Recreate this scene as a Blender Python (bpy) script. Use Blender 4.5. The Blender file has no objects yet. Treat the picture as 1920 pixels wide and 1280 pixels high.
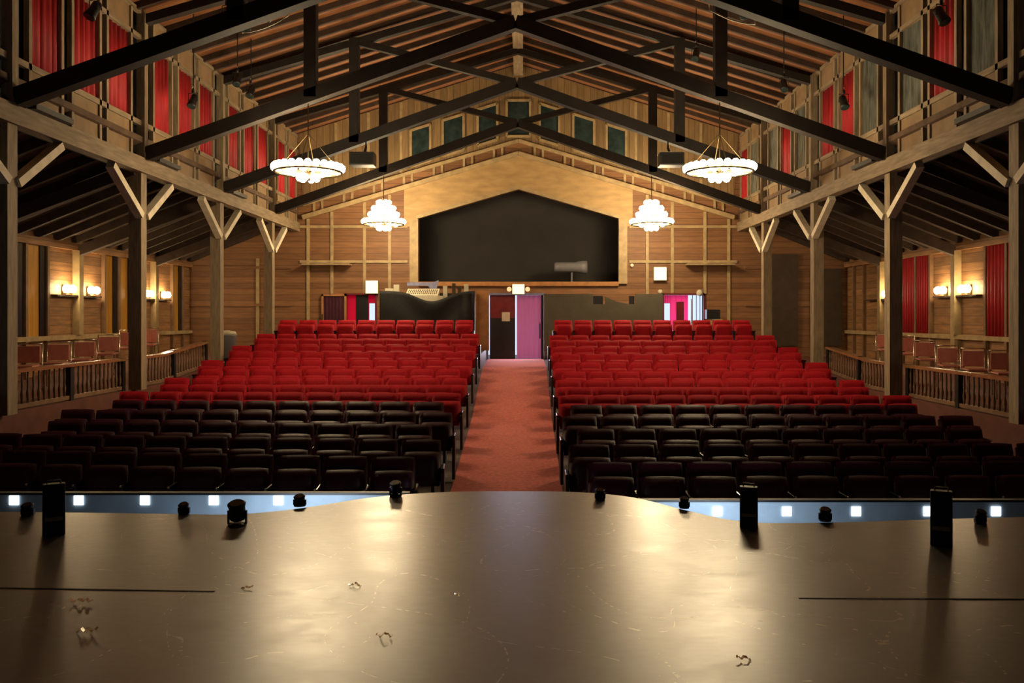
import bpy, bmesh, math, random
from mathutils import Vector, Matrix
random.seed(7)
C = bpy.context.scene.collection
SC = bpy.context.scene
CZ = 2.4            # camera height above the lowest house floor
CX = 0.13
F = 1557.0
# ------------------------------------------------------------------ camera
cam = bpy.data.cameras.new('camera'); co = bpy.data.objects.new('camera', cam); C.objects.link(co)
co.location = (CX, 0, CZ); co.rotation_euler = (math.radians(90), 0, 0)
cam.sensor_width = 36; cam.lens = 36*F/1920
cam.shift_x = -20/1920; cam.shift_y = -47/1920
cam.clip_start = .05; cam.clip_end = 200
SC.camera = co
# ------------------------------------------------------------------ world, exposure
w = bpy.data.worlds.new('sky'); SC.world = w; w.use_nodes = True
w.node_tree.nodes['Background'].inputs[0].default_value = (.62, .74, 1, 1)
w.node_tree.nodes['Background'].inputs[1].default_value = 1.3
SC.view_settings.view_transform = 'Standard'; SC.view_settings.look = 'None'
SC.view_settings.gamma = 1; SC.view_settings.use_curve_mapping = False
SC.view_settings.exposure = -.08
try:
    SC.cycles.max_bounces = 6; SC.cycles.diffuse_bounces = 1; SC.cycles.glossy_bounces = 3
    SC.cycles.sample_clamp_indirect = 4
except Exception: pass
BULB = 64.0          # radiance of a chandelier bulb
SCONCE = 60.0

def area(name, loc, rot, sx, sy, power, col):
    l = bpy.data.lights.new(name, 'AREA'); l.shape = 'RECTANGLE'; l.size = sx; l.size_y = sy
    l.energy = power; l.color = col
    o = bpy.data.objects.new(name, l); C.objects.link(o); o.location = loc; o.rotation_euler = rot
    return o
R90 = math.radians(90)
# daylight at both side doorways; added light inside the centre door stands for its daylight
area('added_door_light', (-.08, 25.40, CZ-.35), (-R90, 0, 0), 1.5, 1.7, 40, (.80, .78, 1))
area('daylight_left', (-4.85, 26.2, CZ-.2), (-R90, 0, 0), .8, 1.5, 14, (.75, .8, 1))
area('daylight_right', (5.1, 26.2, CZ-.2), (-R90, 0, 0), 1.1, 1.5, 20, (.75, .8, 1))

# ------------------------------------------------------------------ materials
def mat(name, col, rough=.6, metal=0, emit=None, estr=0, spec=.5, noise=0, nscale=8, stretch=(1,1,1), bump=0, boards=None, trans=0, rough_var=0, coat=0):
    m = bpy.data.materials.new(name); m.use_nodes = True
    nt = m.node_tree; b = nt.nodes['Principled BSDF']; L = nt.links
    b.inputs['Base Color'].default_value = (*col, 1); b.inputs['Roughness'].default_value = rough
    b.inputs['Metallic'].default_value = metal; b.inputs['Specular IOR Level'].default_value = spec
    if coat: b.inputs['Coat Weight'].default_value = coat; b.inputs['Coat Roughness'].default_value = .15
    if emit: b.inputs['Emission Color'].default_value = (*emit, 1); b.inputs['Emission Strength'].default_value = estr
    if trans: b.inputs['Transmission Weight'].default_value = trans
    colout = None; hout = None
    if noise or bump:
        tc = nt.nodes.new('ShaderNodeTexCoord'); mp = nt.nodes.new('ShaderNodeMapping'); mp.inputs['Scale'].default_value = stretch
        nz = nt.nodes.new('ShaderNodeTexNoise'); nz.inputs['Scale'].default_value = nscale; nz.inputs['Detail'].default_value = 6
        L.new(tc.outputs['Object'], mp.inputs[0]); L.new(mp.outputs[0], nz.inputs[0])
        rp = nt.nodes.new('ShaderNodeValToRGB')
        rp.color_ramp.elements[0].position = .3; rp.color_ramp.elements[1].position = .7
        rp.color_ramp.elements[0].color = (*[c*(1-noise) for c in col], 1)
        rp.color_ramp.elements[1].color = (*[min(1, c*(1+noise)) for c in col], 1)
        L.new(nz.outputs[0], rp.inputs[0]); colout = rp.outputs[0]; hout = nz.outputs[0]
        if rough_var:
            mr = nt.nodes.new('ShaderNodeMapRange'); mr.inputs[3].default_value = rough-rough_var; mr.inputs[4].default_value = rough+rough_var
            mr.inputs[1].default_value = .3; mr.inputs[2].default_value = .7
            L.new(nz.outputs[0], mr.inputs[0]); L.new(mr.outputs[0], b.inputs['Roughness'])
    if boards:
        axis, width = boards
        tc2 = nt.nodes.new('ShaderNodeTexCoord'); sp = nt.nodes.new('ShaderNodeSeparateXYZ'); L.new(tc2.outputs['Object'], sp.inputs[0])
        d = nt.nodes.new('ShaderNodeMath'); d.operation = 'DIVIDE'; d.inputs[1].default_value = width; L.new(sp.outputs[axis], d.inputs[0])
        fr = nt.nodes.new('ShaderNodeMath'); fr.operation = 'FRACT'; L.new(d.outputs[0], fr.inputs[0])
        lt = nt.nodes.new('ShaderNodeMath'); lt.operation = 'LESS_THAN'; lt.inputs[1].default_value = .09; L.new(fr.outputs[0], lt.inputs[0])
        fl = nt.nodes.new('ShaderNodeMath'); fl.operation = 'FLOOR'; L.new(d.outputs[0], fl.inputs[0])
        wn = nt.nodes.new('ShaderNodeTexWhiteNoise'); wn.noise_dimensions = '1D'; L.new(fl.outputs[0], wn.inputs['W'])
        hv = nt.nodes.new('ShaderNodeHueSaturation'); mr2 = nt.nodes.new('ShaderNodeMapRange'); mr2.inputs[3].default_value = .8; mr2.inputs[4].default_value = 1.2
        L.new(wn.outputs['Value'], mr2.inputs[0]); L.new(mr2.outputs[0], hv.inputs['Value'])
        if colout: L.new(colout, hv.inputs['Color'])
        else: hv.inputs['Color'].default_value = (*col, 1)
        mx = nt.nodes.new('ShaderNodeMix'); mx.data_type = 'RGBA'; L.new(lt.outputs[0], mx.inputs[0])
        L.new(hv.outputs[0], mx.inputs[6]); mx.inputs[7].default_value = (*[c*.55 for c in col], 1)
        colout = mx.outputs[2]
    if colout: L.new(colout, b.inputs['Base Color'])
    if bump and hout:
        bp = nt.nodes.new('ShaderNodeBump'); bp.inputs['Strength'].default_value = bump; bp.inputs['Distance'].default_value = .01
        L.new(hout, bp.inputs['Height']); L.new(bp.outputs[0], b.inputs['Normal'])
    return m
M = {}
M['timber'] = mat('timber', (.33, .24, .145), .7, noise=.3, nscale=5, stretch=(4, 4, .6))
M['timber_y'] = mat('timber_along', (.33, .24, .145), .7, noise=.3, nscale=5, stretch=(4, .5, 4))
M['brace'] = mat('new_timber', (.86, .74, .54), .7, noise=.15, nscale=5)
M['wall'] = mat('wall_boards', (.27, .122, .050), .6, noise=.2, nscale=4, stretch=(.5, .5, 4), boards=(2, .18))
M['wall_side'] = mat('side_wall_boards', (.34, .17, .07), .6, noise=.3, nscale=4, stretch=(.5, .5, 4), boards=(2, .2))
M['ply'] = mat('plywood', (.52, .33, .14), .6, noise=.18, nscale=2, stretch=(1, 1, 3))
M['gable'] = mat('gable_boards', (.30, .19, .085), .65, noise=.2, nscale=4, stretch=(4, .5, .5), boards=(0, .2))
M['plydark'] = mat('dimmed_plywood', (.30, .19, .095), .7, noise=.2, nscale=3)  # darker copy of the plywood, dims the clerestory panels by colour
M['trimwood'] = mat('trim_wood', (.48, .34, .17), .6, noise=.2, nscale=5)
M['plank'] = mat('roof_planks', (.34, .135, .05), .75, noise=.3, nscale=4, stretch=(.5, 4, 1), boards=(1, .14))
M['rafter'] = mat('rafter_timber', (.055, .032, .02), .8, noise=.3, nscale=5)
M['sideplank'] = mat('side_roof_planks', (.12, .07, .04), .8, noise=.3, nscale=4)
M['truss'] = mat('truss_dark', (.016, .011, .008), .7, noise=.4, nscale=4)
M['black'] = mat('black_paint', (.012, .012, .013), .45, noise=.3, nscale=10)
M['blackgloss'] = mat('black_gloss', (.012, .012, .014), .18, noise=.2, nscale=10)
M['blackcloth'] = mat('black_cloth', (.014, .013, .012), .9, noise=.3, nscale=20)
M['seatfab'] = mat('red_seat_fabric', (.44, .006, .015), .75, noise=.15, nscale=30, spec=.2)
M['darkseat'] = mat('darker_seat_colour', (.055, .004, .016), .5, noise=.2, nscale=30, spec=.3)  # front five rows use a darker seat colour than the rest
M['curtain'] = mat('red_curtain', (.48, .014, .02), .7, noise=.2, nscale=12, stretch=(1, 1, .2))
M['floor'] = mat('house_floor', (.13, .10, .085), .55, noise=.25, nscale=3)
M['carpet'] = mat('red_carpet', (.62, .15, .11), .9, noise=.2, nscale=20, bump=.2)
M['riser'] = mat('gallery_riser', (.16, .05, .03), .8, noise=.2, nscale=4)
M['void'] = mat('projection_void', (.035, .03, .027), .9, noise=.1, nscale=2)
M['darkpanel'] = mat('dark_panel', (.07, .045, .028), .7, noise=.2, nscale=4)
M['sidestud'] = mat('side_stud', (.27, .15, .075), .6, noise=.2, nscale=5)
M['tealglass'] = mat('night_glass', (.03, .05, .05), .15, noise=.4, nscale=4)
M['greyglass'] = mat('grey_plastic_sheet', (.13, .14, .12), .25, noise=.5, nscale=5, stretch=(3, 3, .5), bump=.6)
M['amber'] = mat('amber_glass', (.62, .30, .04), .3, noise=.25, nscale=3, stretch=(3, 3, .3))
M['olive'] = mat('amber_green_glass', (.36, .30, .06), .3, noise=.25, nscale=3, stretch=(3, 3, .3))
M['nightwin'] = mat('dark_glass', (.012, .012, .012), .2, noise=.3, nscale=3)
M['greywall'] = mat('grey_half_wall', (.13, .11, .075), .7, noise=.12, nscale=3)
M['orangewood'] = mat('orange_wood', (.50, .22, .07), .5, noise=.2, nscale=5)
M['metal'] = mat('bare_metal', (.6, .58, .55), .35, metal=1, noise=.1, nscale=10)
M['bin'] = mat('grey_plastic', (.23, .22, .24), .5, noise=.1, nscale=6)
M['rail'] = mat('varnished_rail', (.33, .16, .07), .22, noise=.2, nscale=6, coat=.6)
M['baluster'] = mat('baluster_wood', (.24, .13, .07), .5, noise=.3, nscale=6)
M['chairpink'] = mat('rose_chair_vinyl', (.58, .20, .15), .4, noise=.15, nscale=8)
M['chrome'] = mat('chair_chrome', (.7, .62, .5), .25, metal=1, noise=.05, nscale=8)
M['bulb'] = mat('bulb_glow', (1, .9, .7), .3, emit=(1, .78, .46), estr=BULB)
M['sconce'] = mat('sconce_glow', (1, .9, .7), .3, emit=(1, .74, .40), estr=SCONCE)
M['sign'] = mat('lit_sign', (.9, .85, .6), .4, emit=(1, .88, .55), estr=1.35)
M['signspot'] = mat('warm_lamp', (.9, .6, .4), .4, emit=(1, .6, .3), estr=.9)
M['led'] = mat('cold_led', (.8, .9, 1), .4, emit=(.82, .93, 1), estr=3.0)
M['pitboard'] = mat('pale_blue_board', (.42, .52, .62), .45, noise=.15, nscale=4)
M['paper'] = mat('paper', (.62, .50, .36), .8, noise=.1, nscale=6)
M['doorred'] = mat('door_maroon', (.16, .012, .015), .5, noise=.2, nscale=6)
M['doorblack'] = mat('door_black', (.012, .012, .013), .4, noise=.2, nscale=6)
M['tape'] = mat('clear_tape_scrap', (.9, .86, .74), .2, metal=1, noise=.1, nscale=30)
M['cream'] = mat('cream_plastic', (.7, .62, .45), .5, noise=.1, nscale=6)
M['bluecloth'] = mat('blue_grey_cloth', (.22, .22, .36), .8, noise=.2, nscale=9)
M['brass'] = mat('dark_brass', (.10, .07, .035), .4, metal=1, noise=.1, nscale=9)
# translucent daylight curtains
def translucent(name, col):
    m = bpy.data.materials.new(name); m.use_nodes = True; nt = m.node_tree
    out = nt.nodes['Material Output']; b = nt.nodes['Principled BSDF']
    t = nt.nodes.new('ShaderNodeBsdfTranslucent'); t.inputs[0].default_value = (*col, 1)
    b.inputs['Base Color'].default_value = (*[c*.8 for c in col], 1); b.inputs['Roughness'].default_value = .8
    nz = nt.nodes.new('ShaderNodeTexNoise'); nz.inputs['Scale'].default_value = 12
    bp = nt.nodes.new('ShaderNodeBump'); bp.inputs['Strength'].default_value = .1
    nt.links.new(nz.outputs[0], bp.inputs['Height']); nt.links.new(bp.outputs[0], b.inputs['Normal'])
    mx = nt.nodes.new('ShaderNodeMixShader'); mx.inputs[0].default_value = .7
    nt.links.new(b.outputs[0], mx.inputs[1]); nt.links.new(t.outputs[0], mx.inputs[2]); nt.links.new(mx.outputs[0], out.inputs[0])
    return m
M['pinkcurtain'] = translucent('pink_door_curtain', (1, .24, .38))
M['redcurtain'] = translucent('red_door_curtain', (.75, .03, .12))
# stage floor: worn semi-gloss hardboard with scratches
def stage_mat():
    m = bpy.data.materials.new('stage_floor_paint'); m.use_nodes = True; nt = m.node_tree; L = nt.links
    b = nt.nodes['Principled BSDF']; tc = nt.nodes.new('ShaderNodeTexCoord')
    def noise(scale, st, det=6):
        mp = nt.nodes.new('ShaderNodeMapping'); mp.inputs['Scale'].default_value = st
        n = nt.nodes.new('ShaderNodeTexNoise'); n.inputs['Scale'].default_value = scale; n.inputs['Detail'].default_value = det
        L.new(tc.outputs['Object'], mp.inputs[0]); L.new(mp.outputs[0], n.inputs[0]); return n
    n1 = noise(3, (1, 1.5, 1), 8); n2 = noise(5, (.5, 6, 1), 6); n3 = noise(14, (1, 2.2, 1), 8)
    rp = nt.nodes.new('ShaderNodeValToRGB'); rp.color_ramp.elements[0].position = .2; rp.color_ramp.elements[1].position = .8
    rp.color_ramp.elements[0].color = (.026, .026, .019, 1); rp.color_ramp.elements[1].color = (.075, .069, .050, 1)
    L.new(n1.outputs[0], rp.inputs[0])
    # fine scratches: two warped wave sets
    prev = rp.outputs[0]
    for k, (ang, sc_) in enumerate(((.6, .9), (2.2, .7), (1.35, 1.3))):
        mp = nt.nodes.new('ShaderNodeMapping'); mp.inputs['Rotation'].default_value = (0, 0, ang); mp.inputs['Location'].default_value = (k*3.1, k, 0)
        wv = nt.nodes.new('ShaderNodeTexNoise'); wv.inputs['Scale'].default_value = sc_; wv.inputs['Detail'].default_value = 0
        wv.inputs['Distortion'].default_value = .5
        L.new(tc.outputs['Object'], mp.inputs[0]); L.new(mp.outputs[0], wv.inputs[0])
        s = nt.nodes.new('ShaderNodeMath'); s.operation = 'SUBTRACT'; s.inputs[1].default_value = .5; L.new(wv.outputs[0], s.inputs[0])
        a = nt.nodes.new('ShaderNodeMath'); a.operation = 'ABSOLUTE'; L.new(s.outputs[0], a.inputs[0])
        lt = nt.nodes.new('ShaderNodeMath'); lt.operation = 'LESS_THAN'; lt.inputs[1].default_value = .0024; L.new(a.outputs[0], lt.inputs[0])
        gt = nt.nodes.new('ShaderNodeMath'); gt.operation = 'GREATER_THAN'; gt.inputs[1].default_value = .56; L.new(n3.outputs[0], gt.inputs[0])
        mu = nt.nodes.new('ShaderNodeMath'); mu.operation = 'MULTIPLY'; L.new(lt.outputs[0], mu.inputs[0]); L.new(gt.outputs[0], mu.inputs[1])
        mx = nt.nodes.new('ShaderNodeMix'); mx.data_type = 'RGBA'; L.new(mu.outputs[0], mx.inputs[0]); L.new(prev, mx.inputs[6]); mx.inputs[7].default_value = (.42, .38, .28, 1)
        prev = mx.outputs[2]
    L.new(prev, b.inputs['Base Color'])
    mr = nt.nodes.new('ShaderNodeMapRange'); mr.inputs[1].default_value = .2; mr.inputs[2].default_value = .8; mr.inputs[3].default_value = .29; mr.inputs[4].default_value = .46
    L.new(n3.outputs[0], mr.inputs[0]); L.new(mr.outputs[0], b.inputs['Roughness'])
    mr2 = nt.nodes.new('ShaderNodeMapRange'); mr2.inputs[1].default_value = .2; mr2.inputs[2].default_value = .8; mr2.inputs[3].default_value = .27; mr2.inputs[4].default_value = .38
    L.new(n1.outputs[0], mr2.inputs[0]); L.new(mr2.outputs[0], b.inputs['Coat Roughness'])
    bp = nt.nodes.new('ShaderNodeBump'); bp.inputs['Strength'].default_value = .05; bp.inputs['Distance'].default_value = .003
    L.new(n2.outputs[0], bp.inputs['Height']); L.new(bp.outputs[0], b.inputs['Normal'])
    b.inputs['Specular IOR Level'].default_value = 1.0; b.inputs['Coat Weight'].default_value = 1; b.inputs['Coat Roughness'].default_value = .3; b.inputs['Coat IOR'].default_value = 1.8
    return m
M['stage'] = stage_mat()

# ------------------------------------------------------------------ mesh helpers (z given relative to the camera height unless stated)
class MB:
    def __init__(s): s.v = []; s.f = []
    def box(s, x0, x1, y0, y1, z0, z1):
        b = len(s.v)
        s.v += [(x, y, z) for z in (z0, z1) for y in (y0, y1) for x in (x0, x1)]
        for q in ((0,2,3,1),(4,5,7,6),(0,1,5,4),(2,6,7,3),(0,4,6,2),(1,3,7,5)): s.f.append(tuple(b+i for i in q))
        return s
    def beam(s, a, c, wd, ht, up=(0,0,1)):
        a = Vector(a); c = Vector(c); d = (c-a).normalized(); u = Vector(up)
        if abs(d.dot(u)) > .98: u = Vector((0,1,0))
        r = d.cross(u).normalized(); u = r.cross(d).normalized()
        b = len(s.v)
        for p in (a, c):
            for sx, sz in ((-1,-1),(1,-1),(1,1),(-1,1)): s.v.append(tuple(p + r*sx*wd/2 + u*sz*ht/2))
        for q in ((0,1,2,3),(7,6,5,4),(0,4,5,1),(1,5,6,2),(2,6,7,3),(3,7,4,0)): s.f.append(tuple(b+i for i in q))
        return s
    def prism(s, pts, axis, a0, a1):
        n = len(pts); b = len(s.v)
        for a in (a0, a1):
            for p in pts:
                if axis == 'y': s.v.append((p[0], a, p[1]))
                elif axis == 'x': s.v.append((a, p[0], p[1]))
                else: s.v.append((p[0], p[1], a))
        s.f.append(tuple(b+i for i in range(n))); s.f.append(tuple(b+n+i for i in reversed(range(n))))
        for i in range(n): j = (i+1) % n; s.f.append((b+i, b+n+i, b+n+j, b+j))
        return s
    def tube(s, pts, r, n=8, closed=False):
        pts = [Vector(p) for p in pts]; m = len(pts); b = len(s.v)
        for i, p in enumerate(pts):
            if closed: d = pts[(i+1) % m]-pts[i-1]
            else: d = pts[min(i+1, m-1)]-pts[max(i-1, 0)]
            d.normalize(); u = Vector((0,0,1)) if abs(d.z) < .95 else Vector((0,1,0))
            q = d.cross(u).normalized(); u = q.cross(d)
            rr = r[i] if isinstance(r, (list, tuple)) else r
            for k in range(n):
                t = 2*math.pi*k/n; s.v.append(tuple(p+q*math.cos(t)*rr+u*math.sin(t)*rr))
        for i in range(m if closed else m-1):
            for k in range(n):
                a0 = b+i*n+k; a1 = b+i*n+(k+1) % n; j = (i+1) % m
                s.f.append((a0, a1, b+j*n+(k+1) % n, b+j*n+k))
        if not closed:
            s.f.append(tuple(b+k for k in reversed(range(n)))); s.f.append(tuple(b+(m-1)*n+k for k in range(n)))
        return s
    def lathe(s, prof, n=16, c=(0,0,0)):
        b = len(s.v)
        for r, z in prof:
            for k in range(n):
                t = 2*math.pi*k/n; s.v.append((c[0]+r*math.cos(t), c[1]+r*math.sin(t), c[2]+z))
        m = len(prof)
        for i in range(m-1):
            for k in range(n): s.f.append((b+i*n+k, b+i*n+(k+1) % n, b+(i+1)*n+(k+1) % n, b+(i+1)*n+k))
        s.f.append(tuple(b+k for k in reversed(range(n)))); s.f.append(tuple(b+(m-1)*n+k for k in range(n)))
        return s
    def xf(s, mtx): s.v = [tuple(mtx @ Vector(p)) for p in s.v]; return s
    def shift(s, d): s.v = [(p[0]+d[0], p[1]+d[1], p[2]+d[2]) for p in s.v]; return s
    def mesh(s, name, m, smooth=False, bevel=0):
        me = bpy.data.meshes.new(name); me.from_pydata(s.v, [], s.f)
        bm = bmesh.new(); bm.from_mesh(me)
        bmesh.ops.recalc_face_normals(bm, faces=bm.faces)
        if bevel: bmesh.ops.bevel(bm, geom=list(bm.edges), offset=bevel, segments=2, profile=.6, affect='EDGES')
        bm.to_mesh(me); bm.free()
        me.materials.append(m)
        if smooth:
            for p in me.polygons: p.use_smooth = True
        return me
    def build(s, name, m, parent=None, smooth=False, bevel=0, loc=None):
        me = s.mesh(name, m, smooth, bevel); o = bpy.data.objects.new(name, me); C.objects.link(o)
        if parent: o.parent = parent
        if loc: o.location = loc
        return o
def link(name, me, parent=None, loc=(0,0,0), rot=(0,0,0)):
    o = bpy.data.objects.new(name, me); C.objects.link(o); o.parent = parent; o.location = loc; o.rotation_euler = rot; return o
def struct(o): o['kind'] = 'structure'; return o
def thing(name, label, cat, loc=(0,0,0), rz=0, group=None):
    o = bpy.data.objects.new(name, None); C.objects.link(o); o.empty_display_size = .1
    o.location = loc; o.rotation_euler = (0,0,rz); o['label'] = label; o['category'] = cat
    if group: o['group'] = group
    return o
def tag(o, label, cat, group=None):
    o['label'] = label; o['category'] = cat
    if group: o['group'] = group
    return o
def sempty(name):
    o = bpy.data.objects.new(name, None); C.objects.link(o); o['kind'] = 'structure'; return o
ORD = ['first','second','third','fourth','fifth','sixth','seventh','eighth','ninth','tenth','eleventh','twelfth','thirteenth','fourteenth','fifteenth']
Z = CZ
POSTY = [11.13, 15.03, 18.96, 22.90]
W = 6.8; BACK = 25.5; SIDE = 10.1
ROOFE = Z+5.6; RIDGE = Z+7.75; SL = (RIDGE-ROOFE)/W
def roofz(x): return RIDGE - SL*abs(x)
STAGE = Z-1.5

# ------------------------------------------------------------------ floors
tops = [-1.516,-1.465,-1.413,-1.362,-1.31,-1.259,-1.207,-1.156,-1.04,-.91,-.786,-.673,-.548,-.439,-.107]
DY = .95; D0 = 8.94; SEATH = .88
def rowd(n): return D0 + DY*n
prof = [(3.0, Z-2.42), (8.0, Z-2.42)]
for n in range(14): prof.append((rowd(n), Z+tops[n]-SEATH-.004))
prof += [(21.6, Z-1.315), (28.5, Z-1.315)]
def floorz(y):
    for a, b in zip(prof, prof[1:]):
        if a[0] <= y <= b[0]: return a[1]+(b[1]-a[1])*(y-a[0])/(b[0]-a[0])
    return prof[-1][1]
struct(MB().prism([(y, z) for y, z in prof]+[(28.5, -.6), (3.0, -.6)], 'x', -6.95, 6.95).build('floor', M['floor']))
for s, nm in ((-1, 'left'), (1, 'right')):
    x0, x1 = sorted((s*.98, s*6.95))
    struct(MB().box(x0, x1, 21.6, BACK, Z-1.6, Z-.99).build('floor', M['floor']))
    gz = -1.33 if s < 0 else -1.45
    g = [(3.0, Z+gz), (16.5, Z+gz), (19.2, Z+gz+.22), (BACK, Z+gz+.22), (BACK, -.6), (3.0, -.6)]
    x0, x1 = sorted((s*6.95, s*10.3))
    struct(MB().prism(g, 'x', x0, x1).build('floor', M['riser']))
def galz(s, y):
    gz = Z+(-1.33 if s < 0 else -1.45)
    return gz + .22*min(1, max(0, (y-16.5)/2.7))
# carpet
cm = MB(); ys = [7.3+.4*i for i in range(46)]
ys = [y for y in ys if y < BACK-.1]+[BACK-.06]
for i, y in enumerate(ys):
    t = (y-9)/16.5; z = floorz(y)
    for x, dz in ((-.80-.13*t, .0), (-.80-.13*t, .012), (.64+.13*t, .012), (.64+.13*t, .0)): cm.v.append((x, y, z+dz))
for i in range(len(ys)-1):
    a = 4*i; b = a+4
    for k in range(4): cm.f.append((a+k, a+(k+1) % 4, b+(k+1) % 4, b+k))
cm.f.append((0,1,2,3)); e = 4*(len(ys)-1); cm.f.append((e+3,e+2,e+1,e))
tag(cm.build('aisle_carpet', M['carpet']), 'worn red carpet runner sloping up the centre aisle to the rear door', 'carpet')
# stage
def cr(pts, n=8):
    out = []
    for i in range(len(pts)-1):
        p0 = pts[max(i-1, 0)]; p1 = pts[i]; p2 = pts[i+1]; p3 = pts[min(i+2, len(pts)-1)]
        for k in range(n):
            t = k/n
            out.append(tuple(.5*((2*p1[j])+(-p0[j]+p2[j])*t+(2*p0[j]-5*p1[j]+4*p2[j]-p3[j])*t*t+(-p0[j]+3*p1[j]-3*p2[j]+p3[j])*t**3) for j in range(len(p1))))
    out.append(pts[-1]); return out
edge = cr([(-10.0, 6.5), (-4.5, 6.4), (-2.7, 6.32), (-2.05, 6.3), (-1.6, 6.5), (-1.1, 6.9), (-.55, 7.09), (0, 7.13), (.6, 7.09), (1.05, 6.88), (1.4, 6.42), (1.75, 6.08), (2.4, 6.05), (4.5, 6.25), (10.0, 6.4)], 6)
st = MB().prism(edge+[(10.0, -2.5), (-10.0, -2.5)], 'z', 0, STAGE)
struct(st.build('floor', M['stage']))
# low plywood seam strips on the stage floor
# seams where the stage sheets meet
for x0, x1, y, dy in ((-3.4, -1.55, 4.62, -.09), (1.6, 3.3, 4.42, -.02)):
    m = MB(); m.beam((x0, y, STAGE+.0015), (x1, y+dy, STAGE+.0015), .012, .003)
    tag(m.build('floor_seam', M['black']), 'dark seam between stage floor sheets at the %s of the stage' % ('left' if x0 < 0 else 'right'), 'seam')

# ------------------------------------------------------------------ shell behind and around
mb = MB()
mb.box(-10.3, 10.3, -2.7, -2.5, -.6, Z+8.2)
struct(mb.build('wall_stage', M['black']))
for s, nm in ((-1, 'left'), (1, 'right')):
    x0, x1 = sorted((s*SIDE, s*(SIDE+.2)))
    wl = struct(MB().box(x0, x1, -2.7, BACK+.2, -.6, Z+1.95).build('wall_'+nm, M['wall_side']))
# main back wall
def zc(v): return Z+v
wb = MB()
t0, t1 = BACK, BACK+.16
HEAD = .655
doors = [(-5.27, -4.40), (-.94, .77), (4.47, 5.67)]
xs = [-10.3] + [v for d in doors for v in d] + [10.3]
for i in range(0, len(xs), 2): wb.box(xs[i], xs[i+1], t0, t1, -.6, zc(HEAD))
wb.box(-10.3, 10.3, t0, t1, zc(HEAD), zc(1.065))
wb.box(-10.3, -W, t0, t1, zc(1.065), zc(3.2)); wb.box(W, 10.3, t0, t1, zc(1.065), zc(3.2))
wb.prism([(-W, zc(1.065)), (-3.06, zc(1.065)), (-3.06, zc(3.0)), (0, zc(3.9)), (0, RIDGE), (-W, ROOFE)], 'y', t0, t1)
wb.prism([(W, zc(1.065)), (3.08, zc(1.065)), (3.08, zc(3.0)), (0, zc(3.9)), (0, RIDGE), (W, ROOFE)], 'y', t0, t1)
wallb = struct(wb.build('wall_back', M['wall']))
# recess behind the projection opening
rc = MB(); rc.box(-3.5, 3.5, BACK+1.6, BACK+1.7, zc(.8), zc(4.3)); rc.box(-3.6, -3.5, BACK+.16, BACK+1.7, zc(.8), zc(4.3)); rc.box(3.5, 3.6, BACK+.16, BACK+1.7, zc(.8), zc(4.3))
rc.box(-3.6, 3.6, BACK+.16, BACK+1.7, zc(4.3), zc(4.4)); rc.box(-3.6, 3.6, BACK+.16, BACK+1.7, zc(.7), zc(.8))
struct(rc.build('wall_booth', M['void']))
# fascia above the opening, batten work
fo = .10
FS = .296
for s in (-1, 1):
    m = MB().prism([(0, zc(3.9)), (s*3.07, zc(3.0)), (s*3.07, zc(2.75)), (s*3.5, zc(2.75)), (s*3.5, zc(4.93-FS*3.5)), (0, zc(4.93))], 'y', BACK-.07, BACK)
    m.build('fascia_board', M['ply'], wallb)
    MB().beam((0, BACK-.11, zc(4.98)), (s*6.6, BACK-.11, zc(4.98-FS*6.6)), .08, .13).build('rail', M['trimwood'], wallb)
    MB().beam((0, BACK-.06, zc(5.38)), (s*6.6, BACK-.06, zc(5.38-FS*6.6)), .08, .1).build('rail', M['trimwood'], wallb)
    MB().beam((0, BACK-.05, zc(3.95)), (s*3.12, BACK-.1, zc(3.95-.295*3.12)), .06, .1).build('rail', M['trimwood'], wallb)
    MB().box(*sorted((s*3.07, s*3.33)), BACK-.1, BACK, zc(1.0), zc(2.95)).build('stud', M['trimwood'], wallb)
    for k in range(7):
        for dx in (0, .25):
            x = s*(.5+dx+k*.92); zt = 5.42-FS*abs(x)
            MB().box(x-.035, x+.035, BACK-.05, BACK, zc(zt-.5), zc(zt)).build('stud', M['trimwood'], wallb)
    # studs of lower wall
    for x in (3.95, 4.72, 5.72, 6.45, 8.0, 9.2):
        hi = (4.9-FS*x) if x < 6.6 else 2.2-.35*(x-6.8)
        MB().box(s*x-.045, s*x+.045, BACK-.05, BACK, zc(HEAD+.04 if x < 6 and x > 4.2 else -.95), zc(hi)).build('stud', M['trimwood'], wallb)
    for zz in (1.68, 2.75):
        MB().box(*sorted((s*3.4, s*6.7)), BACK-.055, BACK, zc(zz-.04), zc(zz+.04)).build('rail', M['trimwood'], wallb)
    for zz in (.35, 1.5):
        MB().box(*sorted((s*6.95, s*10.05)), BACK-.055, BACK, zc(zz-.04), zc(zz+.04)).build('rail', M['wall'], wallb)
    # upper gable studs
    for x in (3.6, 4.6, 5.6):
        MB().box(s*x-.04, s*x+.04, BACK-.05, BACK, zc(5.42-FS*x), roofz(x)-.05).build('stud', M['trimwood'], wallb)
MB().box(-3.07, 3.07, BACK-.09, BACK, zc(.93), zc(1.065)).build('sill', M['orangewood'], wallb)
# corner posts of back wall
# vertical boarding of the gable above the battens
for s in (-1, 1):
    MB().prism([(0, zc(5.38)), (s*6.6, zc(5.38-FS*6.6)), (s*6.75, ROOFE), (0, RIDGE-.02)], 'y', BACK-.02, BACK).build('gable_boards', M['gable'], wallb)
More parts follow.
